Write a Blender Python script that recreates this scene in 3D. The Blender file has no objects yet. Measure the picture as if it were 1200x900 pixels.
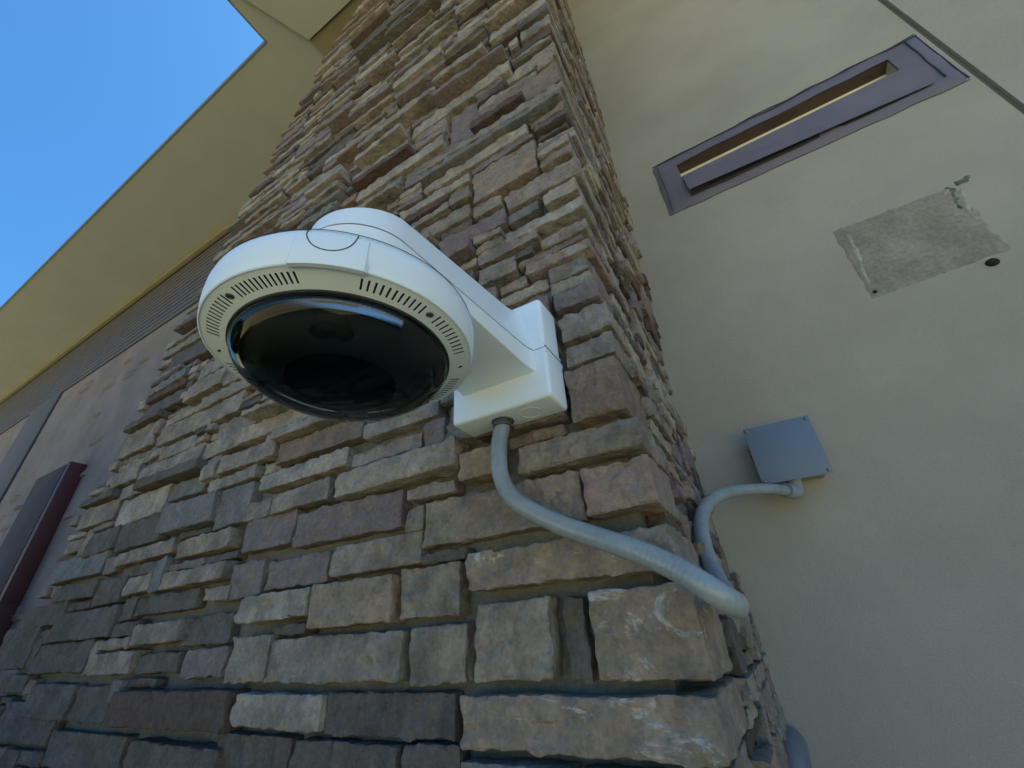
import bpy, bmesh, math, random
import numpy as np
from mathutils import Vector, Matrix, noise

# ------------------------------------------------------------------ camera
S = bpy.context.scene
RX = Vector((0.8640, 0.5010, -0.0540)); 
FWD = Vector((math.sin(-0.49385549)*math.cos(0.53787393), math.cos(-0.49385549)*math.cos(0.53787393), math.sin(0.53787393)))
_r0 = Vector((math.cos(-0.49385549), math.sin(0.49385549), 0)); _u0 = _r0.cross(FWD)
_c, _s = math.cos(-0.06260154), math.sin(-0.06260154)
RX = _r0*_c + _u0*_s; UP = _u0*_c - _r0*_s
FPX = 492.8                                    # focal length in pixels of a 1200 px wide picture
cam_d = bpy.data.cameras.new('camera'); cam = bpy.data.objects.new('camera', cam_d)
S.collection.objects.link(cam); S.camera = cam
cam.matrix_world = Matrix((RX, UP, -FWD)).transposed().to_4x4()
cam_d.sensor_width = 36; cam_d.lens = FPX/1200*36; cam_d.clip_start = 0.01; cam_d.clip_end = 2000

# ------------------------------------------------------------------ light
SUN_EL, SUN_AZ = 66, 25                        # sun stands behind the building
W = bpy.data.worlds.new('World'); S.world = W; W.use_nodes = True
nt = W.node_tree; bg = nt.nodes['Background']
sky = nt.nodes.new('ShaderNodeTexSky'); sky.sky_type = 'NISHITA'; sky.sun_disc = False
sky.sun_elevation = math.radians(SUN_EL); sky.sun_rotation = math.radians(SUN_AZ)
sky.ozone_density = 2.0; sky.dust_density = 1.3
tint = nt.nodes.new('ShaderNodeVectorMath'); tint.operation = 'MULTIPLY'; tint.inputs[1].default_value = (.43, .94, 1.25)   # deep clear blue of the evening
nt.links.new(sky.outputs[0], tint.inputs[0]); nt.links.new(tint.outputs[0], bg.inputs[0]); bg.inputs[1].default_value = 0.065
sd = bpy.data.lights.new('sun', 'SUN'); sun = bpy.data.objects.new('sun', sd); S.collection.objects.link(sun)
sd.energy = 3.3; sd.angle = math.radians(0.5); sd.color = (1, .93, .82)
_e, _a = math.radians(SUN_EL), math.radians(SUN_AZ)
sdir = Vector((math.sin(_a)*math.cos(_e), math.cos(_a)*math.cos(_e), math.sin(_e)))
sun.rotation_euler = (-sdir).to_track_quat('-Z', 'Y').to_euler()
S.view_settings.view_transform = 'Standard'; S.view_settings.look = 'None'
S.view_settings.exposure = 1.68; S.view_settings.gamma = 1
S.cycles.max_bounces = 8; S.cycles.transparent_max_bounces = 8

C = S.collection
rnd = random.Random(7)
YF, YW, ZS, XC, GZ = 0.55, 1.30, 4.19, -0.092, -1.70   # pier face, wall, soffit, pier corner, ground

def ray(x, y): return RX*(x-600) + UP*(450-y) + FWD*FPX
def on_y(x, y, d): v = ray(x, y); return v*(d/v.y)
def proj(p):
    z = p.dot(FWD)
    if z < 0.02: return None
    return 600+FPX*p.dot(RX)/z, 450-FPX*p.dot(UP)/z

# ------------------------------------------------------------------ materials
def mat(name, col, rough=.6, col2=None, scale=6, bump=0, bscale=80, metal=0, spec=.5, fine=.0, fscale=150, coat=0):
    m = bpy.data.materials.new(name); m.use_nodes = True; t = m.node_tree; b = t.nodes['Principled BSDF']
    b.inputs['Roughness'].default_value = rough; b.inputs['Metallic'].default_value = metal
    b.inputs['Specular IOR Level'].default_value = spec; b.inputs['Base Color'].default_value = (*col, 1)
    if coat: b.inputs['Coat Weight'].default_value = coat
    g = t.nodes.new('ShaderNodeNewGeometry'); pos = g.outputs['Position']; src = None
    if col2:
        n = t.nodes.new('ShaderNodeTexNoise'); n.inputs['Scale'].default_value = scale; n.inputs['Detail'].default_value = 6
        n.inputs['Roughness'].default_value = .6
        t.links.new(pos, n.inputs['Vector'])
        r = t.nodes.new('ShaderNodeMapRange'); r.inputs[1].default_value = .36; r.inputs[2].default_value = .64
        t.links.new(n.outputs['Fac'], r.inputs[0])
        x = t.nodes.new('ShaderNodeMix'); x.data_type = 'RGBA'
        x.inputs['A'].default_value = (*col, 1); x.inputs['B'].default_value = (*col2, 1)
        t.links.new(r.outputs[0], x.inputs['Factor']); src = x.outputs['Result']
    if fine:
        n = t.nodes.new('ShaderNodeTexNoise'); n.inputs['Scale'].default_value = fscale; n.inputs['Detail'].default_value = 5
        t.links.new(pos, n.inputs['Vector'])
        r = t.nodes.new('ShaderNodeMapRange'); r.inputs[1].default_value = .25; r.inputs[2].default_value = .75
        r.inputs[3].default_value = 1-fine; r.inputs[4].default_value = 1+fine
        t.links.new(n.outputs['Fac'], r.inputs[0])
        x = t.nodes.new('ShaderNodeVectorMath'); x.operation = 'SCALE'
        if src: t.links.new(src, x.inputs[0])
        else: x.inputs[0].default_value = col
        t.links.new(r.outputs[0], x.inputs['Scale']); src = x.outputs[0]
    if src: t.links.new(src, b.inputs['Base Color'])
    if bump:
        n = t.nodes.new('ShaderNodeTexNoise'); n.inputs['Scale'].default_value = bscale; n.inputs['Detail'].default_value = 8
        n.inputs['Roughness'].default_value = .65
        t.links.new(pos, n.inputs['Vector'])
        u = t.nodes.new('ShaderNodeBump'); u.inputs['Strength'].default_value = 1; u.inputs['Distance'].default_value = bump
        t.links.new(n.outputs['Fac'], u.inputs['Height']); t.links.new(u.outputs[0], b.inputs['Normal'])
    return m

def lime(m, thr=.60, sc=9, amount=.8, col=(.55, .58, .58)):
    """chalky mineral bloom on a stone"""
    t = m.node_tree; b = t.nodes['Principled BSDF']; old = b.inputs['Base Color'].links[0].from_socket
    g = t.nodes.new('ShaderNodeNewGeometry')
    mp = t.nodes.new('ShaderNodeVectorMath'); mp.operation = 'MULTIPLY'; mp.inputs[1].default_value = (1, 1, 2.2)
    t.links.new(g.outputs['Position'], mp.inputs[0])
    n = t.nodes.new('ShaderNodeTexNoise'); n.inputs['Scale'].default_value = sc; n.inputs['Detail'].default_value = 9
    n.inputs['Roughness'].default_value = .72; n.inputs['Distortion'].default_value = .8
    t.links.new(mp.outputs[0], n.inputs['Vector'])
    r = t.nodes.new('ShaderNodeMapRange'); r.inputs[1].default_value = thr; r.inputs[2].default_value = thr+.07; r.inputs[4].default_value = amount
    t.links.new(n.outputs['Fac'], r.inputs[0])
    x = t.nodes.new('ShaderNodeMix'); x.data_type = 'RGBA'; x.inputs['B'].default_value = (*col, 1)
    t.links.new(old, x.inputs['A']); t.links.new(r.outputs[0], x.inputs['Factor']); t.links.new(x.outputs['Result'], b.inputs['Base Color'])
    return m

def stone_mat(name, a, b, n2=14):
    m = mat(name, a, .92, b, n2, .0110, 55, spec=.25, fine=.17, fscale=150)
    t = m.node_tree; b = t.nodes['Principled BSDF']; g = t.nodes.new('ShaderNodeNewGeometry')
    # split-face grit: ridges and pits, a second bump on top of the first; grit also speckles the colour
    r = t.nodes.new('ShaderNodeTexNoise'); r.noise_type = 'RIDGED_MULTIFRACTAL'; r.inputs['Scale'].default_value = 60
    r.inputs['Detail'].default_value = 7; r.inputs['Roughness'].default_value = .62
    mp = t.nodes.new('ShaderNodeVectorMath'); mp.operation = 'MULTIPLY'; mp.inputs[1].default_value = (.7, 1, 1.25)
    t.links.new(g.outputs['Position'], mp.inputs[0]); t.links.new(mp.outputs[0], r.inputs['Vector'])
    old = b.inputs['Normal'].links[0].from_socket
    u = t.nodes.new('ShaderNodeBump'); u.inputs['Strength'].default_value = .9; u.inputs['Distance'].default_value = .0016
    t.links.new(r.outputs['Fac'], u.inputs['Height']); t.links.new(old, u.inputs['Normal']); t.links.new(u.outputs[0], b.inputs['Normal'])
    q = t.nodes.new('ShaderNodeTexNoise'); q.inputs['Scale'].default_value = 34; q.inputs['Detail'].default_value = 9; q.inputs['Roughness'].default_value = .78
    t.links.new(g.outputs['Position'], q.inputs['Vector'])
    mr = t.nodes.new('ShaderNodeMapRange'); mr.inputs[1].default_value = .30; mr.inputs[2].default_value = .70; mr.inputs[3].default_value = .68; mr.inputs[4].default_value = 1.30
    t.links.new(q.outputs['Fac'], mr.inputs[0])
    sc = t.nodes.new('ShaderNodeVectorMath'); sc.operation = 'SCALE'
    t.links.new(b.inputs['Base Color'].links[0].from_socket, sc.inputs[0]); t.links.new(mr.outputs[0], sc.inputs['Scale'])
    t.links.new(sc.outputs[0], b.inputs['Base Color'])
    return lime(m, .66, 16, .35, (.42,.42,.39))
ST = {
 'tan':    stone_mat('stone tan grey', (.315,.268,.226), (.178,.151,.131)),
 'pale':   stone_mat('stone pale', (.385,.337,.285), (.24,.21,.18)),
 'brown':  stone_mat('stone warm brown', (.25,.185,.145), (.18,.145,.122)),
 'orange': stone_mat('stone ochre', (.33,.24,.175), (.25,.205,.17)),
 'purple': stone_mat('stone mauve grey', (.19,.15,.152), (.205,.172,.165)),
 'blue':   stone_mat('stone blue grey', (.15,.15,.155), (.20,.192,.185)),
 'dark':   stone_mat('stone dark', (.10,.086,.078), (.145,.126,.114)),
 'pink':   stone_mat('stone rose', (.28,.19,.175), (.28,.235,.21)),
 'red':    stone_mat('stone dark red', (.12,.075,.065), (.10,.08,.07)),
 'limed':  lime(stone_mat('stone with lime bloom', (.32,.25,.20), (.22,.182,.155)), .57, 11, .65),
}
STK = list(ST)
M_mortar = lime(mat('mortar grey green', (.165,.16,.14), .95, (.115,.112,.10), 10, .004, 90, spec=.2, fine=.2), .66, 8, .5, (.33,.37,.37))
M_stucco = mat('stucco tan', (.385,.355,.305), .9, (.335,.306,.26), 2.6, .0028, 240, spec=.2, fine=.11, fscale=330)
M_stuc2 = mat('stucco tan beyond joint', (.38,.355,.31), .9, (.345,.322,.28), 2.6, .0028, 240, spec=.2, fine=.11, fscale=330)
M_mauve = mat('stucco mauve grey', (.235,.192,.182), .9, (.165,.138,.134), 2.4, .008, 26, spec=.2, fine=.10, fscale=60)
M_frieze = mat('siding dark mauve', (.105,.096,.108), .8, (.09,.082,.094), 5, .001, 60, spec=.3)
M_soffit = mat('soffit stucco', (.335,.345,.325), .9, (.31,.32,.30), 2, .001, 200, spec=.2, fine=.05, fscale=260)
M_trim = mat('soffit trim ochre', (.22,.20,.13), .85, (.20,.18,.115), 3, .001, 160, spec=.2)
M_roof = mat('drip edge dark', (.05,.05,.055), .6)
M_drip = mat('drip edge olive', (.17,.17,.145), .7)
M_maroon = mat('maroon paint', (.085,.022,.03), .6, (.07,.02,.027), 8, .0006, 120)
M_frontmauve = mat('faded mauve board', (.085,.066,.068), .85, (.068,.054,.056), 4, .001, 80, spec=.15)
M_white = mat('white powder coat', (.75,.81,.88), .38, None, 1, .00006, 900, spec=.45)
M_white2 = mat('white plastic', (.75,.81,.88), .34, None, 1, .00004, 900, spec=.45)
M_seam = mat('seam shadow grey', (.035,.038,.042), .7)
M_black = mat('black liner', (.017,.017,.018), .36, spec=.45)
M_lens = mat('black lens glass', (.0008,.0008,.001), .25, spec=.05)
M_mirror = mat('mirror band', (.36,.38,.41), .16, metal=1)
M_rubber = mat('black gasket', (.01,.01,.011), .5)
M_slot = mat('slot interior', (.015,.015,.013), .8)
M_screw = mat('screw steel', (.22,.21,.19), .4, metal=.9)
M_conduit = mat('grey flexible conduit', (.27,.305,.325), .27, (.20,.23,.25), 16, .0006, 50, spec=.55, fine=.06)
M_fit = mat('dark conduit fitting', (.075,.08,.085), .45)
M_jbox = mat('blue grey painted steel', (.145,.18,.25), .48, (.13,.165,.23), 7, .0004, 200)
M_jbody = mat('box body paint', (.33,.30,.23), .8, (.28,.25,.19), 12, .001, 120)
M_vent = mat('mauve vent flashing', (.158,.138,.172), .62, (.128,.112,.145), 5, .0015, 22)
M_ventd = mat('flashing seam and shadow dark', (.04,.035,.055), .6)
M_rust = mat('vent throat brown', (.085,.05,.042), .8, (.06,.038,.034), 14, .001, 80)
M_cream = mat('vent throat cream', (.84,.80,.70), .8, (.74,.70,.60), 20, .001, 80)
M_patch = mat('bare patch render', (.305,.28,.236), .95, (.22,.202,.166), 9, .003, 60, spec=.2, fine=.2, fscale=90)
M_chip = mat('chipped render pale', (.40,.38,.33), .9, (.27,.255,.22), 30, .003, 90)
M_moss = mat('mossy stain', (.05,.075,.05), .95, (.16,.165,.135), 30, .003, 80)
M_pipe = mat('grey pipe paint', (.15,.165,.185), .5, (.12,.13,.15), 20, .001, 90)
M_hole = mat('dark hole', (.012,.011,.01), .95)
M_caulk = mat('joint sealant', (.10,.10,.085), .8, (.13,.125,.105), 9, .001, 60)
M_ground = mat('dry lawn and paving', (.50,.425,.225), .95, (.45,.385,.20), .7, .01, 12, spec=.1)
M_leaf = mat('leaf green', (.12,.20,.035), .55, (.08,.14,.025), 3, 0)
M_bark = mat('bark', (.12,.09,.06), .9, (.08,.06,.045), 20, .004, 30)

def glass_mat():
    m = bpy.data.materials.new('smoked bubble'); m.use_nodes = True; t = m.node_tree; t.nodes.clear()
    o = t.nodes.new('ShaderNodeOutputMaterial'); mx = t.nodes.new('ShaderNodeMixShader')
    tr = t.nodes.new('ShaderNodeBsdfTransparent'); tr.inputs[0].default_value = (.90,.90,.89,1)
    gl = t.nodes.new('ShaderNodeBsdfGlossy'); gl.inputs['Roughness'].default_value = .015
    fr = t.nodes.new('ShaderNodeFresnel'); fr.inputs[0].default_value = 1.38
    t.links.new(fr.outputs[0], mx.inputs[0]); t.links.new(tr.outputs[0], mx.inputs[1]); t.links.new(gl.outputs[0], mx.inputs[2])
    t.links.new(mx.outputs[0], o.inputs[0]); return m
M_bubble = glass_mat()

# ------------------------------------------------------------------ helpers
def tag(o, label=None, cat=None, group=None, kind=None):
    for k, v in (('label', label), ('category', cat), ('group', group), ('kind', kind)):
        if v: o[k] = v
    return o
def link(name, me, parent=None, m=None):
    if m is not None: me.materials.append(m)
    o = bpy.data.objects.new(name, me); C.objects.link(o)
    if parent is not None:
        o.parent = parent
        w = parent.location.copy(); p = parent.parent
        while p is not None: w += p.location; p = p.parent
        o.location = -w
    return o
def empty(name, loc, label, cat, group=None):
    o = bpy.data.objects.new(name, None); C.objects.link(o); o.location = loc; o.empty_display_size = .05
    return tag(o, label, cat, group)
def pydata(name, vs, fs, parent=None, m=None, smooth=False):
    me = bpy.data.meshes.new(name); me.from_pydata([tuple(v) for v in vs], [], fs); me.update()
    bm = bmesh.new(); bm.from_mesh(me); bmesh.ops.recalc_face_normals(bm, faces=bm.faces); bm.to_mesh(me); bm.free()
    if smooth: me.polygons.foreach_set('use_smooth', [True]*len(me.polygons))
    return link(name, me, parent, m)
def sharp(o, deg=35):
    me = o.data; me.polygons.foreach_set('use_smooth', [True]*len(me.polygons))
    try: me.set_sharp_from_angle(angle=math.radians(deg))
    except Exception: pass
    return o
def boxes(name, lst, parent=None, m=None, bevel=0, seg=2):
    bm = bmesh.new()
    for (x0, x1, y0, y1, z0, z1) in lst:
        r = bmesh.ops.create_cube(bm, size=1)
        for v in r['verts']:
            v.co = Vector((x0+(v.co.x+.5)*(x1-x0), y0+(v.co.y+.5)*(y1-y0), z0+(v.co.z+.5)*(z1-z0)))
    if bevel: bmesh.ops.bevel(bm, geom=bm.edges[:], offset=bevel, segments=seg, profile=.5, affect='EDGES')
    me = bpy.data.meshes.new(name); bm.to_mesh(me); bm.free()
    o = link(name, me, parent, m)
    return sharp(o) if bevel else o
def lathe(name, prof, cx, cy, parent=None, m=None, n=96, closed=False):
    vs, fs = [], []
    for r, z in prof:
        for i in range(n):
            a = 2*math.pi*i/n; vs.append((cx+r*math.cos(a), cy+r*math.sin(a), z))
    k = len(prof)
    for j in range(k-1):
        for i in range(n):
            fs.append((j*n+i, j*n+(i+1) % n, (j+1)*n+(i+1) % n, (j+1)*n+i))
    if closed:
        for i in range(n): fs.append(((k-1)*n+i, (k-1)*n+(i+1) % n, (i+1) % n, i))
    else:
        if prof[0][0] > 0: pass
    return sharp(pydata(name, vs, fs, parent, m), 40)
def catmull(pts, sub=10):
    P = [Vector(p) for p in pts]; P = [P[0]*2-P[1]]+P+[P[-1]*2-P[-2]]; out = []
    for i in range(1, len(P)-2):
        for k in range(sub):
            t = k/sub; a, b, c, d = P[i-1:i+3]
            out.append(.5*((2*b)+(c-a)*t+(2*a-5*b+4*c-d)*t*t+(3*b-a-3*c+d)*t**3))
    out.append(P[-2]); return out
def tube(name, pts, rad, parent=None, m=None, n=16, ribs=0, cap=True):
    vs, fs = [], []; N = None; L = 0
    for i, p in enumerate(pts):
        t = (pts[min(i+1, len(pts)-1)]-pts[max(i-1, 0)]).normalized()
        if N is None: N = t.orthogonal().normalized()
        else: N = (N - t*N.dot(t)).normalized()
        B = t.cross(N)
        if i: L += (p-pts[i-1]).length
        r = rad(i/(len(pts)-1)) if callable(rad) else rad
        if ribs: r *= 1+.010*math.sin(L/ribs*2*math.pi)
        for k in range(n):
            a = 2*math.pi*k/n; vs.append(p+(N*math.cos(a)+B*math.sin(a))*r)
    for i in range(len(pts)-1):
        for k in range(n): fs.append((i*n+k, i*n+(k+1) % n, (i+1)*n+(k+1) % n, (i+1)*n+k))
    if cap: fs.append(tuple(range(n))); fs.append(tuple(range((len(pts)-1)*n, len(pts)*n)))
    return sharp(pydata(name, vs, fs, parent, m), 50)

# ------------------------------------------------------------------ ground and sun-side surroundings
g = pydata('ground', [(-300,-300,GZ),(300,-300,GZ),(300,300,GZ),(-300,300,GZ)], [(0,1,2,3)], None, M_ground)
tag(g, kind='structure')

# ------------------------------------------------------------------ right stucco wall (behind the pier and to its right)
XJ = 0.998
wallr = empty('stucco_wall', (0, YW, GZ), 'tan sand finished stucco wall to the right of the stone pier', 'wall')
T = .25
HX0, HX1, HZ0, HZ1 = .150, .872, 1.566, 1.652
boxes('wall_panel', [(-.60, HX0, YW, YW+T, GZ, ZS+.6), (HX1, XJ-.009, YW, YW+T, GZ, ZS+.6),
                     (HX0, HX1, YW, YW+T, GZ, HZ0), (HX0, HX1, YW, YW+T, HZ1, ZS+.6)], wallr, M_stucco)
pnl = boxes('wall_panel', [(XJ+.009, 5.5, YW-.001, YW+T, GZ, ZS+.6)], wallr, M_stuc2)
boxes('control_joint', [(XJ-.009, XJ+.009, YW+.010, YW+.03, GZ, ZS+.6)], wallr, M_caulk)

# ------------------------------------------------------------------ left mauve wall with its siding
walll = empty('mauve_wall', (-6, YW, GZ), 'mauve grey rendered wall behind the left edge of the stone pier', 'wall')
boxes('wall_panel', [(-16, -.60, YW, YW+T, GZ, ZS+.6)], walll, M_mauve)
ZB = 3.12; nb = 14; bh = (ZS-ZB)/nb
b0 = None
for i in range(nb):
    z = ZB+i*bh; y0, y1 = YW-.018, YW-.012
    vs = [(-16,y0,z),(-1.3,y0,z),(-16,YW-.002,z),(-1.3,YW-.002,z),(-16,y1,z+bh-.002),(-1.3,y1,z+bh-.002),(-16,YW-.002,z+bh-.002),(-1.3,YW-.002,z+bh-.002)]
    if b0 is None:
        zz = z
        b0 = pydata('siding_board', vs, [(0,1,5,4),(0,2,3,1),(4,5,7,6),(0,4,6,2),(1,3,7,5)], walll, M_frieze)
    else:
        c = b0.copy(); C.objects.link(c); c.parent = walll; c.location.z += z-zz
boxes('corner_board', [(-8.55,-7.55,YW-.024,YW-.002,GZ,ZB-.004)], walll, M_frieze, .003)
# stones of the pier that fade into the render: low worn lumps
def lump(x, z, sx, sz, seed):
    n = 10; vs, fs = [], []
    for j in range(n+1):
        for i in range(n+1):
            u, v = i/n*2-1, j/n*2-1
            h = max(0, 1-abs(u)**3)*max(0, 1-abs(v)**3)
            nn = noise.noise(Vector((u*1.7+seed, v*1.7, seed*3.1)))
            vs.append((x+u*sx+.01*nn, YW+.006-.040*h*(.75+.5*nn)+0, z+v*sz+.008*nn))
    for j in range(n):
        for i in range(n): fs.append((j*(n+1)+i, j*(n+1)+i+1, (j+1)*(n+1)+i+1, (j+1)*(n+1)+i))
    return pydata('worn_stone', vs, fs, walll, M_mauve, True)
rl = random.Random(3)
for k in range(46):
    lump(-2.4-rl.random()**1.2*5.0, .2+rl.random()*2.75, .09+.12*rl.random(), .022+.025*rl.random(), k*1.37)

# maroon surround of an opening at far left
fr = empty('maroon_wall_frame', (-5.6, YW, GZ), 'maroon sided projecting frame on the mauve wall at the far left', 'wall frame')
boxes('front_board', [(-5.98,-5.31,1.175,1.189,GZ+.02,1.565)], fr, M_frontmauve, .004)
boxes('side_board', [(-5.309,-5.235,1.18,YW-.001,.42,1.565)], fr, M_maroon, .004)
boxes('top_cap', [(-5.30,-5.245,1.178,YW-.001,1.566,1.578)], fr, M_maroon, .003)
boxes('base_block', [(-5.95,-5.20,1.13,YW-.001,GZ+.01,.418)], fr, M_maroon, .005)

# ------------------------------------------------------------------ eave / canopy overhead
eave = empty('roof_eave', (-4, .9, ZS), 'olive stucco eave with a square notch of sky above the pier', 'roof')
EX = -2.255; EY = .415
boxes('soffit', [(-18, EX, EY, YW+.0, ZS, ZS+.09), (EX, 2.0, -.70, YW, ZS, ZS+.09)], eave, M_soffit)
boxes('drip_edge', [(-18, EX-.004, EY-.012, EY-.002, ZS-.004, ZS+.095)], eave, M_drip)
boxes('drip_edge', [(EX-.012, EX-.002, -.70, EY-.013, ZS-.004, ZS+.095)], eave, M_drip)
boxes('wall_trim', [(-18, -1.2, YW-.075, YW-.023, ZS-.085, ZS-.002)], eave, M_trim, .006)
# dropped panel and ochre band over the pier
pydata('soffit_panel', [(-1.95,.57,ZS-.03),(1.9,.57,ZS-.03),(1.9,-.65,ZS-.03),(-2.0,-.65,ZS-.03),(-2.235,-.05,ZS-.03)]
       + [(-1.95,.57,ZS-.002),(1.9,.57,ZS-.002),(1.9,-.65,ZS-.002),(-2.0,-.65,ZS-.002),(-2.235,-.05,ZS-.002)],
       [(0,1,2,3,4),(0,5,6,1),(1,6,7,2),(2,7,8,3),(3,8,9,4),(4,9,5,0)], eave, M_soffit)
boxes('ochre_band', [(-1.95, 1.9, .575, 1.22, ZS-.012, ZS-.002)], eave, M_trim)
boxes('roof_slab', [(-18, 5.4, YW+.02, 9, ZS+.601, ZS+.75)], eave, M_roof)
boxes('building_mass', [(-16, 5.5, YW+T+.25, 9, GZ, ZS+.59)], eave, M_stucco)

# ------------------------------------------------------------------ stone pier
def left_edge(z):
    pts = [(-1.8,-2.30),(.07,-2.09),(.40,-2.06),(.65,-1.95),(1.13,-1.89),(3.08,-1.467),(4.3,-.93)]
    for (a, xa), (b, xb) in zip(pts, pts[1:]):
        if z <= b: return xa+(xb-xa)*(z-a)/(b-a)
    return pts[-1][1]
def xc(z):
    pts = [(-2,-.085),(-.2,-.085),(.03,-.084),(.17,-.098),(.30,-.108),(.60,-.116),(1.0,-.101),(1.6,-.086),(3.0,-.076),(5,-.072)]
    for (a, xa), (b, xb) in zip(pts, pts[1:]):
        if z <= b: return xa+(xb-xa)*(z-a)/(b-a)
    return pts[-1][1]
pier = empty('stone_pier', (-1.1, .9, GZ), 'ledgestone clad pier that carries the white dome camera', 'pier')
zs_ = [GZ,.07,.65,1.13,2.1,3.08,3.6,ZS-.035]
vs = []
for z in zs_:
    xl = left_edge(z)+.03
    vs += [(xl,.578,z),(-.132,.578,z),(-.132,YW-.001,z),(xl,YW-.001,z)]
fs = [(0,3,2,1)]
for j in range(len(zs_)-1):
    for i in range(4): fs.append((j*4+i, j*4+(i+1)%4, (j+1)*4+(i+1)%4, (j+1)*4+i))
fs.append(tuple(len(vs)-4+i for i in range(4)))
pydata('mortar_core', vs, fs, pier, M_mortar)

def stone_geo(x0,x1,y0,y1,z0,z1,cell,seed,rough=1.0,rr=None):
    dims = (x1-x0, y1-y0, z1-z0); n = [max(3, min(64, round(d/cell)+2)) for d in dims]
    r = rr or min(.0026+.0012*random.Random(seed).random(), .2*min(dims)); idx = {}; vs = []; fs = []
    c = Vector(((x0+x1)/2,(y0+y1)/2,(z0+z1)/2)); h = [d/2 for d in dims]
    rs = random.Random(seed); so = Vector((rs.uniform(-50,50), rs.uniform(-50,50), rs.uniform(-50,50)))
    tx, tz = rs.uniform(-.05,.05), rs.uniform(-.05,.05)
    sk = rs.uniform(-.012,.012)/max(h[0],.05)*h[2]
    def V(i,j,k):
        key = (i,j,k)
        if key in idx: return idx[key]
        p = [(-hh if a == 0 else hh if a == b else ((a-1)/(b-2)*2-1)*(hh-r)) for a,b,hh in zip(key,n,h)]
        q = [max(-(hh-r), min(hh-r, t)) for t,hh in zip(p,h)]
        d = Vector([a-b for a,b in zip(p,q)])
        if d.length > 1e-9: d.normalize()
        P = Vector(q)+d*r
        w = c+P
        n1 = noise.noise(w*13+so); n2 = noise.noise(w*38+so); n3 = noise.noise(w*95+so)
        rg = (.5-abs(noise.noise(w*22+so*1.3)))      # ridges of a split face
        dent = noise.voronoi(w*(17,24)[seed%2]+so)[0]; ch = (dent[1]-dent[0])
        fr_ = 1.0 if key[1] == 0 else .45
        w2 = Vector((w.x*34, w.y*40, w.z*48))+so
        n4 = .5-abs(noise.noise(w2))
        P = P + d*rough*fr_*(.0032*n1+.0034*n2+.0034*n3+.0066*(rg-.25)+.0046*(n4-.25)+.0030*(.3-abs(noise.noise(w*62+so)))-.0075*max(0,.32-ch))
        # wavy outline
        P.x += rough*(.0030*noise.noise(Vector((so.x, w.z*34, so.y+(1 if P.x>0 else 0)*9)))+.0016*noise.noise(Vector((so.x, w.z*110, so.y))))
        P.z += rough*(.0022*noise.noise(Vector((w.x*14, so.z, so.x+(1 if P.z>0 else 0)*7)))+.0016*noise.noise(Vector((w.x*75, so.z, so.x+(1 if P.z>0 else 0)*7)))) + sk*(P.x/max(h[0],.01))*.2
        if P.y < 0: P.y += tx*P.x*.5*rough + tz*P.z*rough
        idx[key] = len(vs); vs.append(tuple(c+P)); return idx[key]
    N = n
    for i in range(N[0]):
        for k in range(N[2]):
            fs.append((V(i,0,k),V(i+1,0,k),V(i+1,0,k+1),V(i,0,k+1)))
    for j in range(N[1]):
        for k in range(N[2]):
            fs.append((V(0,j,k),V(0,j,k+1),V(0,j+1,k+1),V(0,j+1,k)))
            fs.append((V(N[0],j,k),V(N[0],j+1,k),V(N[0],j+1,k+1),V(N[0],j,k+1)))
    for i in range(N[0]):
        for j in range(N[1]):
            fs.append((V(i,j,0),V(i,j+1,0),V(i+1,j+1,0),V(i+1,j,0)))
            fs.append((V(i,j,N[2]),V(i+1,j,N[2]),V(i+1,j+1,N[2]),V(i,j+1,N[2])))
    return vs, fs

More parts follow.
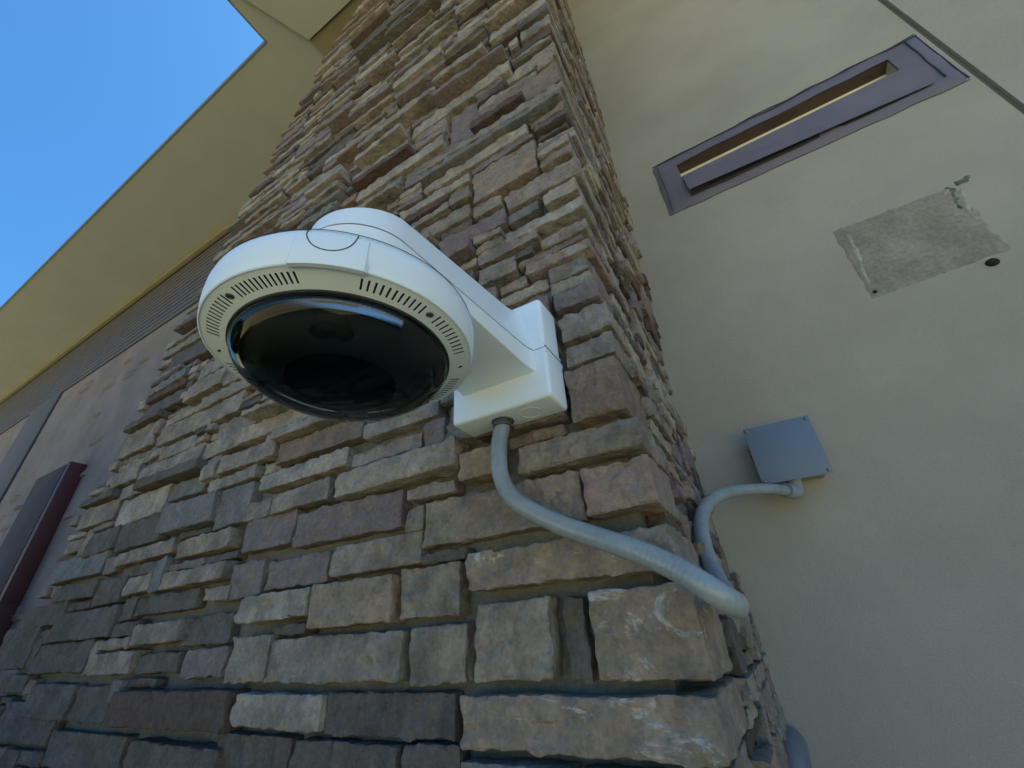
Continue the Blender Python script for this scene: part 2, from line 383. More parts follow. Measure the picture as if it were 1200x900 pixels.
# stones read off the pier by hand: left x, top y, bottom y, right x in the survey picture, tone (several at lower left darkened as light falloff), how far it stands out (mm)
HAND = [
 (548,650,693,812,'limed',10),(557,708,799,645,'tan',6),(663,700,797,688,'dark',-6),(693,693,800,840,'limed',10),
 (540,815,879,856,'limed',8),(468,668,727,538,'tan',4),(480,735,804,545,'tan',2),(361,686,737,456,'orange',12),
 (312,750,801,470,'tan',5),(276,701,731,358,'pale',14),(268,747,800,312,'tan',4),(271,813,852,374,'pale',8),
 (382,812,861,534,'dark',-5),(340,868,915,384,'dark',1),(386,868,925,462,'dark',-3),(470,872,930,538,'dark',-2),
 (250,858,915,336,'dark',-4),(268,663,703,306,'purple',0),(312,660,692,384,'purple',0),(390,641,676,492,'tan',2),
 (392,555,582,532,'pale',18),(476,575,588,531,'tan',2),(346,604,642,469,'purple',2),(475,597,624,496,'tan',-1),
 (498,591,641,681,'tan',0),(539,532,563,581,'orange',9),(605,523,556,748,'tan',14),(684,549,604,800,'pink',12),
 (666,433,496,742,'brown',6),(596,512,527,662,'brown',-4),(662,407,431,728,'tan',5),(655,374,402,722,'tan',2),(648,346,366,715,'purple',9),
 (554,205,238,627,'orange',8),(593,232,246,681,'tan',10),(594,253,263,631,'blue',-2),(592,274,286,685,'pale',12),
 (636,228,241,682,'pale',6),(633,281,293,693,'tan',3),(617,311,322,698,'pink',8),(560,298,312,629,'tan',8),(560,317,336,604,'tan',9),
 (515,284,300,591,'purple',7),(555,244,255,587,'tan',7),(468,251,259,550,'pale',12),(497,219,228,617,'pale',13),
 (480,263,269,526,'tan',8),(490,272,286,550,'tan',4),(475,206,222,557,'purple',6),(528,141,172,560,'purple',-2),(418,226,236,520,'pale',16),
 (482,151,162,596,'pale',14),(560,132,155,657,'brown',9),(594,93,100,655,'tan',6),(624,112,123,661,'tan',5),(610,39,50,651,'tan',10),
 (187,673,691,262,'tan',12),(147,678,697,176,'tan',6),(63,690,707,110,'dark',10),(111,682,710,143,'dark',0),(60,662,685,122,'blue',1),
 (28,714,737,76,'dark',3),(60,722,753,132,'dark',10),(160,702,722,230,'dark',-3),(150,734,757,208,'tan',16),(213,725,758,270,'dark',-6),
 (238,690,705,268,'tan',3),(105,767,792,152,'tan',10),(38,757,790,104,'dark',2),(157,767,790,208,'dark',-3),(212,762,795,264,'purple',0),
 (30,802,842,80,'dark',0),(85,804,846,127,'dark',-2),(127,810,852,258,'red',20),(145,868,910,250,'dark',7),(0,740,785,36,'dark',0),
 (0,792,812,28,'dark',0),(0,822,870,60,'dark',0),(55,855,900,140,'dark',-4),
 (206,635,655,268,'tan',10),(133,650,664,204,'tan',8),(137,618,646,190,'dark',2),(100,628,652,136,'dark',5),(137,590,617,195,'pale',6),
 (95,600,620,136,'tan',4),(140,573,586,173,'tan',5),(188,596,625,248,'blue',20),(255,578,619,292,'blue',0),(198,570,588,240,'blue',-3),
 (243,565,577,300,'tan',3),(284,592,612,315,'tan',4),(318,580,602,384,'tan',12),(285,612,648,344,'purple',1),(304,558,576,406,'pale',8),
 (163,550,565,236,'tan',4),(130,558,572,162,'tan',3),(258,537,555,312,'tan',6),(326,522,544,424,'brown',4),(283,503,520,362,'pale',8),
 (187,526,540,230,'tan',5),(238,521,538,284,'tan',0),(186,505,522,230,'tan',6),(254,500,515,304,'tan',2),(140,515,537,184,'tan',2),
 (228,485,504,284,'tan',8),(410,533,549,494,'tan',1),(427,499,514,512,'pale',4),(523,498,520,553,'tan',9),
 (215,455,470,262,'tan',20),(262,440,452,300,'tan',14),(234,430,444,275,'tan',5),(170,478,490,215,'dark',5),(200,420,434,246,'dark',12),
]
CELLZ = .005
def fill(free, u0, v0, pick, rng, gap=1):
    """greedy ledgestone packing of the free cells; free[v, u]; returns rectangles in metres"""
    out = []; nv, nu = free.shape
    for v in range(nv):
        u = 0
        while u < nu:
            if not free[v, u]: u += 1; continue
            e = u
            while e < nu and free[v, e]: e += 1
            w, h = pick(u0+u*CELLZ, v0+v*CELLZ)
            if e-u-w < 9: w = e-u
            w = min(w, e-u)
            if w < 7: u = e; continue
            hh = 1
            while hh < h and v+hh < nv and free[v+hh, u:u+w].all(): hh += 1
            # look a little further: a narrow leftover above is swallowed
            k = 0
            while k < 3 and v+hh+k < nv and free[v+hh+k, u:u+w].all(): k += 1
            if k < 3: hh += k
            if hh >= 4: out.append((u0+u*CELLZ, u0+(u+w)*CELLZ, v0+v*CELLZ, v0+(v+hh)*CELLZ))
            free[v:v+hh+gap-1, max(0,u):u+w+gap-1] = False if gap > 1 else False
            free[v:v+hh, u:u+w] = False
            u += w
    return out

U0, V0, U1, V1 = -2.32, -.55, XC, ZS-.05
nu, nv = int((U1-U0)/CELLZ), int((V1-V0)/CELLZ)
free = np.ones((nv, nu), bool)
for j in range(nv):
    xl = left_edge(V0+j*CELLZ)+.012*math.sin(j*.7)
    free[j, :max(0, int((xl-U0)/CELLZ))] = False
stones = []      # x0,x1,y0,y1,z0,z1,tone,rough
returns = []     # corner stones wrap round the side
rs = random.Random(21)
def x_at(px, z, yy):
    lo, hi = -4.0, .4
    for _ in range(40):
        m_ = (lo+hi)/2; q = proj(Vector((m_, yy, z)))
        if q is None or q[0] > px: hi = m_
        else: lo = m_
    return lo
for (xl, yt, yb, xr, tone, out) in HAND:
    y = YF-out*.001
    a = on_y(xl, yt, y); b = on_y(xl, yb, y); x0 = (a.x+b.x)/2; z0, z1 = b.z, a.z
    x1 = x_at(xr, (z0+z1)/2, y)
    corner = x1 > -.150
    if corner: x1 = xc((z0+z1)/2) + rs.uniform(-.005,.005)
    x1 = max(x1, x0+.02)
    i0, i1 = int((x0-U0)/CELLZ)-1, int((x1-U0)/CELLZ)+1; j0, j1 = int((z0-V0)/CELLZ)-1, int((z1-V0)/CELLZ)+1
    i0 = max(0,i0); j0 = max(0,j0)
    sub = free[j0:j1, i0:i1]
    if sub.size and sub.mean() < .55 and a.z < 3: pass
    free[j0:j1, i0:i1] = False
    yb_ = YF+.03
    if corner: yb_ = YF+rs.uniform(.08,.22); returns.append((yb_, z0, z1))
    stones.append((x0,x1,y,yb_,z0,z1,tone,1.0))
def pick_front(x, z):
    t = rs.random()
    if z > .42:
        h = rs.choice([4,5,5,6,7,8,9]) ; w = int(rs.triangular(20, 140, 50))
    else:
        h = rs.choice([9,12,14,17]); w = int(rs.triangular(16, 50, 26))
    return w, h
TW = ['tan']*12+['pale']*5+['purple']*5+['brown']*3+['blue']+['dark']*5+['red']
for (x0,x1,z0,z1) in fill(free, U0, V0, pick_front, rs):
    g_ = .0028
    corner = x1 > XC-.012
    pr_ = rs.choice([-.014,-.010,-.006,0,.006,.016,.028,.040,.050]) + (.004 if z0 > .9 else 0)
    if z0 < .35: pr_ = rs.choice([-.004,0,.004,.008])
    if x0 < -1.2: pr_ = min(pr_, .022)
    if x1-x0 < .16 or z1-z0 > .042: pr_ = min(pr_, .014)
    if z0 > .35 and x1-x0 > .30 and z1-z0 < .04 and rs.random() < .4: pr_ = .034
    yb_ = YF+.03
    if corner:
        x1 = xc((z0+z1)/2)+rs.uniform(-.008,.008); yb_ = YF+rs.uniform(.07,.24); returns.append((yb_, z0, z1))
    stones.append((x0+g_, x1-g_, YF-pr_, yb_, z0+g_*.7, z1-g_*.7, ('dark' if (z0 < .35 and x0 < -1.0 and rs.random() < .55) else rs.choice(TW)), 1.0))  # dark tone favoured at lower left, light falloff put into the stone colour
# side of the pier
SU0, SU1 = YF+.05, YW
nu2 = int((SU1-SU0)/CELLZ); free2 = np.ones((nv, nu2), bool)
for (yb_, z0, z1) in returns:
    free2[max(0,int((z0-V0)/CELLZ)):int((z1-V0)/CELLZ)+1, :max(0,int((yb_-SU0)/CELLZ)+1)] = False
def pick_side(y, z):
    return int(rs.triangular(14, 60, 30)), rs.choice([5,6,7,9,11,14])
for (y0,y1,z0,z1) in fill(free2, SU0, V0, pick_side, rs):
    xo = xc((z0+z1)/2)-.002+rs.choice([-.006,-.003,0,.003,.008,.013])
    stones.append((-.145, xo, y0+.002, y1-.003, z0+.0015, z1-.0015, rs.choice(['tan','pale','tan','brown','orange','purple','red','dark','pale']), 1.3))

# measure how large each one shows, then build
recs = []
for s in stones:
    x0,x1,y0,y1,z0,z1,tone,rg = s
    side = x0 == -.145
    if side: qs = [(x1,y0,z0),(x1,y1,z0),(x1,y1,z1),(x1,y0,z1)]
    else: qs = [(x0,y0,z0),(x1,y0,z0),(x1,y0,z1),(x0,y0,z1)]
    P = [proj(Vector(q)) for q in qs]
    if any(p is None for p in P): A = 0; vis = False
    else:
        A = abs(sum(P[i][0]*P[(i+1)%4][1]-P[(i+1)%4][0]*P[i][1] for i in range(4)))/2
        mx_, my_ = sum(p[0] for p in P)/4, sum(p[1] for p in P)/4
        vis = any(-20 < p[0] < 1220 and -20 < p[1] < 920 for p in P)
    recs.append((A if vis else 0, s))
recs.sort(key=lambda t: -t[0])
rest_v, rest_f, rest_m = [], [], []
for k, (A, s) in enumerate(recs):
    x0,x1,y0,y1,z0,z1,tone,rg = s
    d = Vector(((x0+x1)/2,y0,(z0+z1)/2)).length
    cell = max(.0036, d/493*4.4)
    if A == 0: cell = max(cell, .04)
    vs, fs = stone_geo(x0,x1,y0,y1,z0,z1,cell,k+11,rg)
    if k < 300:
        o_ = Vector(((x0+x1)/2,(y0+y1)/2,(z0+z1)/2))
        me = bpy.data.meshes.new('stone'); me.from_pydata([tuple(Vector(v)-o_) for v in vs], [], fs); me.update()
        me.materials.append(ST[tone]); me.polygons.foreach_set('use_smooth', [True]*len(me.polygons)); me.set_sharp_from_angle(angle=math.radians(28))
        o = bpy.data.objects.new('stone', me); C.objects.link(o); o.parent = pier; o.location = o_-pier.location
    else:
        b = len(rest_v); rest_v += vs; rest_f += [tuple(b+i for i in f) for f in fs]; rest_m += [STK.index(tone)]*len(fs)
me = bpy.data.meshes.new('small_stones'); me.from_pydata(rest_v, [], rest_f); me.update()
for t in STK: me.materials.append(ST[t])
me.polygons.foreach_set('material_index', rest_m); me.polygons.foreach_set('use_smooth', [True]*len(me.polygons)); me.set_sharp_from_angle(angle=math.radians(28))
o = link('small_stones', me, pier); o['kind'] = 'stuff'
print('stones', len(recs), 'tris', 2*sum(len(x.data.polygons) for x in C.objects if x.type == 'MESH'))

# ------------------------------------------------------------------ camera unit
XD, YD = -.2855, .209
unit = empty('security_camera', (XD, .55, .38), 'white dome security camera on a tapered wall arm, mounted on the stone pier', 'security camera')
# wall box in two halves
ZSM = .3735
bxl = boxes('wall_box', [(-.3725,-.1985,.483,.546,.2885,ZSM-.0009)], unit, M_white, .006, 4)
bxc = boxes('wall_box_cover', [(-.3705,-.2005,.484,.546,ZSM+.0009,.4745)], unit, M_white, .0075, 4)
boxes('seam_gasket', [(-.3711,-.1999,.4846,.545,ZSM-.004,ZSM+.004)], unit, M_seam)
# square off the seam edges of the two halves (they meet flush)
boxes('seam_band', [(-.37245,-.19855,.48305,.5459,ZSM-.009,ZSM-.0009)], bxl, M_white, .0004)
boxes('seam_band', [(-.37045,-.20055,.48405,.5459,ZSM+.0009,ZSM+.011)], bxc, M_white, .0004)
# arm: plan is a stadium, lofted
def arm_ring(level, yend):
    """level(y) -> (half width, z); returns ring points from right wall end round the front to left wall end"""
    pts = []
    ys = [yend+(YD-yend)*i/14 for i in range(14)]
    hw0, _ = level(YD)
    for y in ys: hw, z = level(y); pts.append((XD+hw, y, z))
    for i in range(33):
        a = math.pi*i/32; y = YD-hw0*math.sin(a); hw, z = level(max(y, YD-.06)); z = level(y)[1]
        pts.append((XD+hw0*math.cos(a), y, z))
    for y in reversed(ys): hw, z = level(y); pts.append((XD-hw, y, z))
    return pts
def loft(name, levels, parent, m, yend=.489):
    rings = [arm_ring(l, yend) for l in levels]; n = len(rings[0]); vs = [p for r in rings for p in r]; fs = []
    for j in range(len(rings)-1):
        for i in range(n-1): fs.append((j*n+i, j*n+i+1, (j+1)*n+i+1, (j+1)*n+i))
    for base in (0, (len(rings)-1)*n):       # close bottom and top with strips across
        for i in range(n//2):
            a, b = base+i, base+i+1; c, d = base+n-2-i, base+n-1-i
            if b < c: fs.append((a, b, c, d))
            elif b == c: fs.append((a, b, d))
    fs.append(tuple(j*n for j in range(len(rings)))+tuple(j*n+n-1 for j in reversed(range(len(rings)))))
    return sharp(pydata(name, vs, fs, parent, m), 32)
t_of = lambda y: (y-YD)/(.483-YD)
zs = lambda y: .3475+.0250*t_of(y)
hs = lambda y: .0605+.0026*max(0,t_of(y)) + .004*max(0,(t_of(y)-.93)/.07)
zt = lambda y: .3900+.0745*t_of(y)
ht = lambda y: .0560-.018*max(0,t_of(y)) + .006*max(0,(t_of(y)-.93)/.07)
def lid_level(f, inset):
    # f from 0 (seam) to 1 (top), inset pulls in the rounded shoulder
    return lambda y: (hs(y)+(ht(y)-hs(y))*f-inset, zs(y)+.0006+(zt(y)-zs(y)-.0006)*f)
rr_ = .009
lv = [lambda y: (hs(y)-.0003, zs(y)+.0009), lambda y: (hs(y), zs(y)+.0013)]
for k in range(0, 7):
    a = k/6*math.pi/2
    lv.append((lambda a: (lambda y: (hs(y)+(ht(y)-hs(y))*(1-rr_*(1-math.sin(a))/(zt(y)-zs(y)))-rr_*(1-math.cos(a)), zt(y)-rr_*(1-math.sin(a)))))(a))
loft('arm_cover', lv, unit, M_white)
zb = lambda y: .333+.002*t_of(y)
lv = [lambda y: (hs(y)-.004, zb(y)), lambda y: (hs(y)-.0012, zb(y)+.0012), lambda y: (hs(y), zb(y)+.004), lambda y: (hs(y), zs(y)-.0013), lambda y: (hs(y)-.0003, zs(y)-.0009)]
body = loft('arm', lv, unit, M_white)
loft('arm_gasket', [lambda y: (hs(y)-.0011, zs(y)-.003), lambda y: (hs(y)-.0011, zs(y)+.003)], unit, M_seam)
lathe('neck', [(.0585,.262),(.0590,.275),(.0600,.334)], XD, YD, unit, M_white)
# housing
hp = [(.1090,.2305),(.1128,.2292),(.1146,.2297),(.1152,.2315),(.1158,.2345)]
hous = lathe('housing', [(.1146,.2316),(.1163,.2345),(.1176,.2400),(.1182,.2470),(.1182,.2560),(.1172,.2620),(.1140,.2670),(.1080,.2700),(.060,.2760),(.02,.2765)], XD, YD, unit, M_white2)
def arc_pts(r, z, a0, a1, n): return [Vector((XD+r*math.cos(math.radians(a0+(a1-a0)*i/n)), YD+r*math.sin(math.radians(a0+(a1-a0)*i/n)), z)) for i in range(n+1)]
# raised lip of the side wall between the two slot rows
vs, fs = [], []
A = [-61.3+26.8*i/24 for i in range(25)]
for (r, z) in ((.1150,.2278),(.1186,.2278),(.1193,.2300),(.1192,.2570),(.1186,.2585),(.1160,.2590)):
    for i, a in enumerate(A):
        rr = r-(.0022 if i in (0, 24) else 0)
        vs.append((XD+rr*math.cos(math.radians(a)), YD+rr*math.sin(math.radians(a)), z+(.0010 if i in (0,24) and z < .229 else 0)))
for j in range(5):
    for i in range(24): fs.append((j*25+i, j*25+i+1, (j+1)*25+i+1, (j+1)*25+i))
sharp(pydata('side_plate', vs, fs, hous, M_white2), 40)
# half-round seam of the lock tab
tp = []
for i in range(25):
    t = math.pi*i/24; a = -48.1-8.6*math.cos(t); z = .2655-.0245*math.sin(t)**.8
    r = .1194 if z < .2570 else .1194-.0030*((z-.2570)/.0085)
    tp.append(Vector((XD+r*math.cos(math.radians(a)), YD+r*math.sin(math.radians(a)), z)))
tube('tab_seam', tp, .00042, hous, M_seam, 8)
tube('housing_seam', arc_pts(.1163,.2654,-128,30,80), .00035, hous, M_seam, 6)

# underside ring with real slots
R0, R1 = .0935, .1146; zi = lambda r: .2252+(r-R0)/(R1-R0)*.0050
slots = []
for i in range(11): slots.append(-35.7+i*(35.7-8.2)/10)
for i in range(10): slots.append(.6+i*27.6/9)
for i in range(13): slots.append(-60.2-i*27.4/12)
for i in range(12): slots.append(-95.2-i*28.6/11)
for i in range(11): slots.append(54.3+i*2.75)
for i in range(10): slots.append(90.6+i*3.07)
for i in range(10): slots.append(-149-i*2.9)
SW = .44      # half width in degrees
br = set(); 
for a in slots: br.add(round((a-SW) % 360, 3)); br.add(round((a+SW) % 360, 3))
for i in range(180): 
    q = i*2.0
    if all(abs((q-s+180) % 360-180) > SW*1.5 for s in slots): br.add(q)
br = sorted(br); nb_ = len(br)
rad = [R0,.0985,.1000,.1096,.1106,R1]
vs, fs, fm = [], [], []
for r in rad:
    for a in br: vs.append((XD+r*math.cos(math.radians(a)), YD+r*math.sin(math.radians(a)), zi(r)))
def is_slot(i):
    a, b = br[i], br[(i+1) % nb_]
    if b < a: b += 360
    m_ = ((a+b)/2) % 360
    return b-a < 2*SW+.05 and any(abs((m_-s+180) % 360-180) < .12 for s in slots)
for j in range(5):
    for i in range(nb_):
        i2 = (i+1) % nb_
        if j == 2 and is_slot(i):
            q = [j*nb_+i, j*nb_+i2, (j+1)*nb_+i2, (j+1)*nb_+i]; base = len(vs)
            for t in q: vs.append((vs[t][0], vs[t][1], vs[t][2]+.004))
            for k in range(4): fs.append((q[k], q[(k+1)%4], base+(k+1)%4, base+k)); fm.append(1)
            fs.append(tuple(base+k for k in range(4))); fm.append(1)
        else:
            fs.append((j*nb_+i, j*nb_+i2, (j+1)*nb_+i2, (j+1)*nb_+i)); fm.append(0)
me = bpy.data.meshes.new('trim_ring'); me.from_pydata(vs, [], fs); me.materials.append(M_white2); me.materials.append(M_slot)
me.polygons.foreach_set('material_index', fm); me.update(); ring = link('trim_ring', me, unit)
lathe('rim_bead', [(.1138,.2303),(.1150,.2296),(.1160,.2302),(.1164,.2322),(.1150,.2330),(.1138,.2315)], XD, YD, ring, M_white2, closed=True)
sc0 = None
for a, kind in ((-3.9,0),(-92,0),(86,0),(-180+0,0),(41.4,1),(-137.6,1)):
    r = .1052; x, y = XD+r*math.cos(math.radians(a)), YD+r*math.sin(math.radians(a)); z = zi(r)
    if kind == 0:
        o = lathe('screw', [(.0032,z-.0002),(.0030,z-.0009),(.0016,z-.0012),(.0014,z-.0003),(.0001,z-.0003)], x, y, ring, M_screw, 20)
    else:
        o = boxes('key_slot', [(x-.0022,x+.0022,y-.0011,y+.0011,z-.0004,z+.001)], ring, M_slot, .0004)
# bubble and the parts inside it
lathe('bubble_gasket', [(.0952,.2262),(.0948,.2236),(.0926,.2232),(.0922,.2262)], XD, YD, unit, M_rubber, closed=True)
prof = []
for i in range(33):
    t = math.pi/2*i/32; prof.append((.0935*math.cos(t)+1e-5, .2245-.0400*math.sin(t)))
bub = lathe('bubble', prof, XD, YD, unit, M_bubble, 128)
bub.data.polygons.foreach_set('use_smooth', [True]*len(bub.data.polygons))
for e in bub.data.edges: e.use_edge_sharp = False
liner = lathe('liner', [(.0905,.2262),(.0900,.2230),(.0850,.2190),(.0800,.2150),(.0750,.2120),(.0700,.2092),(.0650,.2062),(.0600,.2040),(.0550,.2024),(.0500,.2012),(.0478,.2010),(.0466,.2045)], XD, YD, unit, M_black, 96)
lathe('lens_window', [(.0472,.2030),(.0300,.2022),(.0001,.2020)], XD, YD, liner, M_lens, 64)
for a in (-138, -48, 42, 132):
    r = .066; x, y = XD+r*math.cos(math.radians(a)), YD+r*math.sin(math.radians(a))
    lathe('sensor', [(.0170,.2140),(.0164,.2072),(.0130,.2048),(.0080,.2042),(.0072,.2052),(.0001,.2052)], x, y, liner, M_black, 32)
# added mirror strip standing in for the sky reflection on the bubble's near rim
vs, fs = [], []
for i in range(49):
    a = math.radians(-152+140*i/48)
    for r, z in ((.0902,.2240),(.0898,.2190),(.0886,.2138),(.0870,.2136),(.0880,.2235)): vs.append((XD+r*math.cos(a), YD+r*math.sin(a), z))
for i in range(48):
    for k in range(4): fs.append((i*5+k, i*5+k+1, (i+1)*5+k+1, (i+1)*5+k))
sharp(pydata('sky_glint_mirror', vs, fs, liner, M_mirror), 40)
# conduit hub and knock-out
lathe('conduit_hub', [(.0178,.2900),(.0178,.2868),(.0160,.2862),(.0156,.2890)], -.2985, .5165, unit, M_fit, 32)
lathe('knockout', [(.0172,.2890),(.0172,.2881),(.0164,.2879),(.0160,.2886),(.0001,.2886)], -.2480, .5150, unit, M_white, 32)

# ------------------------------------------------------------------ flexible conduit
path = [(-.2985,.5165,.300),(-.3000,.5160,.280),(-.3060,.514,.246),(-.3030,.512,.198),(-.2800,.510,.159),(-.2251,.507,.1214),(-.1683,.503,.0931),
        (-.124,.490,.072),(-.0870,.483,.0500),(-.0650,.479,.0330),(-.0500,.486,.0200),(-.0440,.515,.0150),(-.0480,.57,.0170),(-.0620,.64,.032),(-.0750,.71,.062),(-.0850,.77,.108),
        (-.0840,.825,.157),(-.0680,.90,.2003),(-.0340,1.0,.2353),(.0150,1.10,.2554),(.0600,1.18,.2650),(.0900,1.228,.2640)]
cond = empty('flexible_conduit', (-.2985,.5165,.288), 'grey flexible conduit looping from the camera box round the pier corner', 'conduit')
tube('conduit_tube', catmull(path, 44), lambda t: .0124, cond, M_conduit, 22, ribs=.0058)
tube('end_connector', catmull([(.0820,1.212,.2655),(.0960,1.232,.2640),(.1050,1.245,.2700),(.1080,1.25,.300)], 8), .0175, cond, M_conduit, 20)

lathe('collar', [(.0128,.2866),(.0150,.2864),(.0150,.2835),(.0142,.2832),(.0142,.2822),(.0150,.2819),(.0150,.2790),(.0128,.2786)], -.2995, .5163, cond, M_fit, 28, closed=True)
# ------------------------------------------------------------------ junction box on the stucco wall
jb = empty('junction_box', (.113, YW, .365), 'square blue grey junction box on the stucco wall above the conduit loop', 'junction box')
boxes('cover_plate', [(.0380,.1900,1.2180,1.2205,.2890,.4400)], jb, M_jbox, .0010)
boxes('box_body', [(.0480,.1800,1.2210,YW-.001,.2990,.4300)], jb, M_jbody, .004)
for (x, z) in ((.0455,.4325),(.1825,.4325),(.0455,.2965),(.1825,.2965)):
    vs, fs = [], []
    for r, y in ((.0042,1.2178),(.0036,1.2160),(.0012,1.2158)):
        for i in range(12): a = i*math.pi/6; vs.append((x+r*math.cos(a), y, z+r*math.sin(a)))
    for j in range(2):
        for i in range(12): fs.append((j*12+i, j*12+(i+1)%12, (j+1)*12+(i+1)%12, (j+1)*12+i))
    fs.append(tuple(range(24,36)))
    pydata('screw', vs, fs, jb, M_screw, True)
tube('plug', [Vector((.050,1.262,.385)), Vector((.036,1.262,.385))], .010, jb, M_screw, 16)

# ------------------------------------------------------------------ slotted vent high on the wall
vent = empty('wall_vent', (.52, YW, 1.55), 'long mauve metal vent with a slot and flap high on the stucco wall', 'vent')
def wavy_plate(x0,x1,z0,z1,y,amp,hole=None):
    nx, nz = 44, 16; vs, fs = [], []
    for j in range(nz+1):
        for i in range(nx+1):
            x = x0+(x1-x0)*i/nx; z = z0+(z1-z0)*j/nz
            e = min(i, nx-i, (j)*1.0, (nz-j))
            if j in (0, nz): z += amp*noise.noise(Vector((x*9, j*3.3, 4)))*1.2
            if i in (0, nx): x += amp*noise.noise(Vector((z*12, i, 7)))
            vs.append((x, y+.0022*noise.noise(Vector((x*10, z*14, 1)))+(.004 if e == 0 else 0), z))
    keep = []
    for j in range(nz):
        for i in range(nx):
            q = (j*(nx+1)+i, j*(nx+1)+i+1, (j+1)*(nx+1)+i+1, (j+1)*(nx+1)+i)
            keep.append(q)
    return vs, keep
vx0, vx1, vz0, vz1 = .057, .980, 1.396, 1.718
# flashing as four wavy strips butted around the slot
def strip(name, x0,x1,z0,z1, out, m=M_vent, yy=0):
    nx = max(2, int((x1-x0)/.02)); nz = max(2, int((z1-z0)/.02)); vs, fs = [], []
    for j in range(nz+1):
        for i in range(nx+1):
            x = x0+(x1-x0)*i/nx; z = z0+(z1-z0)*j/nz
            yv = YW-.010-yy+.0040*noise.noise(Vector((x*9, z*13, 1)))
            if (abs(z-vz1) < 1e-6): z += .009*noise.noise(Vector((x*8, 5, 4)))+.004*noise.noise(Vector((x*22, 5, 4))); yv = YW+.001
            if (abs(z-vz0) < 1e-6): z += .004*noise.noise(Vector((x*7, 9, 4))); yv = YW+.001
            if (abs(x-vx0) < 1e-6): x += .004*noise.noise(Vector((z*12, 9, 4))); yv = YW+.001
            if (abs(x-vx1) < 1e-6): x += .004*noise.noise(Vector((z*12, 2, 4))); yv = YW+.001
            vs.append((x, yv, z))
    for j in range(nz):
        for i in range(nx): fs.append((j*(nx+1)+i, j*(nx+1)+i+1, (j+1)*(nx+1)+i+1, (j+1)*(nx+1)+i))
    return pydata(name, vs, fs, vent, m, True)
strip('flashing', vx0,vx1,HZ1,vz1,0); strip('flashing', vx0,vx1,vz0,HZ0,0)
strip('flashing', vx0,HX0,HZ0,HZ1,0); strip('flashing', HX1,vx1,HZ0,HZ1,0)
# folded tape edges
def tape(pts, w, m=M_ventd, nm='folded_edge'):
    P = catmull([Vector(p) for p in pts], 6)
    tube(nm, P, w, vent, m, 6)
rt = random.Random(5)
tape([(vx0+.02+i*(vx1-vx0-.03)/12, YW-.0125, vz1-.020+rt.uniform(-.004,.004)) for i in range(13)], .0022)
tape([(vx0+.005+i*(vx1-vx0-.01)/14, YW-.004, vz1-.003+rt.uniform(-.005,.005)) for i in range(15)], .0020)
tape([(vx0+.022+rt.uniform(-.002,.002), YW-.0115, vz0+.01+i*(vz1-vz0-.04)/5) for i in range(6)], .0012)
tape([(vx1-.045+rt.uniform(-.002,.002), YW-.0125, vz0+.05+i*(vz1-vz0-.07)/5) for i in range(6)], .0026)
tape([(vx1-.006+rt.uniform(-.002,.002), YW-.004, vz0+.01+i*(vz1-vz0-.02)/5) for i in range(6)], .0022)
tape([(vx0+.005+i*(vx1-vx0-.01)/14, YW-.002, vz0+.002+rt.uniform(-.003,.003)) for i in range(15)], .0012)
# throat of the slot
boxes('throat_top', [(HX0-.002,HX1+.002,YW+.0,YW+.10,HZ1+.0005,HZ1+.004)], vent, M_rust)
pydata('throat_slope', [(HX0,YW-.006,HZ1+.0),(HX1,YW-.006,HZ1+.0),(HX1,YW+.042,HZ1-.002),(HX0,YW+.042,HZ1-.002)], [(0,1,2,3)], vent, M_rust)
boxes('throat_back', [(HX0,HX1,YW+.043,YW+.047,HZ0,HZ1+.01)], vent, M_cream)
boxes('throat_side', [(HX0-.004,HX0-.0005,YW-.004,YW+.08,HZ0,HZ1)], vent, M_rust)
boxes('throat_side', [(HX1+.0005,HX1+.004,YW-.004,YW+.08,HZ0,HZ1)], vent, M_vent)
# flap that hangs out below the slot
pydata('flap', [(HX0+.002,YW-.0165,1.563),(HX1+.002,YW-.0165,1.567),(HX1+.03,YW-.0180,1.436),(HX0+.004,YW-.042,1.444),
                (HX0+.002,YW-.0140,1.563),(HX1+.002,YW-.0140,1.567),(HX1+.03,YW-.0155,1.436),(HX0+.004,YW-.0395,1.444)],
       [(0,1,2,3),(4,7,6,5),(0,4,5,1),(1,5,6,2),(2,6,7,3),(3,7,4,0)], vent, M_vent)
boxes('flap_shadow', [(HX0+.006,HX1+.02,YW-.0120,YW-.0110,1.434,1.458)], vent, M_ventd)  # dark strip painted as the shadow under the flap's lower edge

# ------------------------------------------------------------------ bare patch on the wall where a fixture was taken away
patch = empty('bare_patch', (.62, YW, .88), 'rough grey bare patch in the stucco below the vent', 'wall patch')
nx, nz = 90, 76; px0, px1, pz0, pz1 = .455, .800, .700, 1.075
vs, fs = [], []
for j in range(nz+1):
    for i in range(nx+1):
        x = px0+(px1-px0)*i/nx; z = pz0+(pz1-pz0)*j/nz
        n1 = noise.noise(Vector((x*30, z*30, 2))); n2 = noise.noise(Vector((x*90, z*90, 5)))
        zt_ = 1.032; zb_ = .752+.02*(x-.46)/.3
        m_ = min(x-(.470-.03*(1.03-z)), (.770+.012*n1-.03*(1.03-z))-x, zt_-z, z-zb_)
        h = min(1, max(-1, m_/.006+.6*n1))
        vs.append((x, YW+.0012-.0026*h-.0008*n2-.0010*max(n1,0), z))
for j in range(nz):
    for i in range(nx): fs.append((j*(nx+1)+i, j*(nx+1)+i+1, (j+1)*(nx+1)+i+1, (j+1)*(nx+1)+i))
pydata('patch_render', vs, fs, patch, M_patch, True)
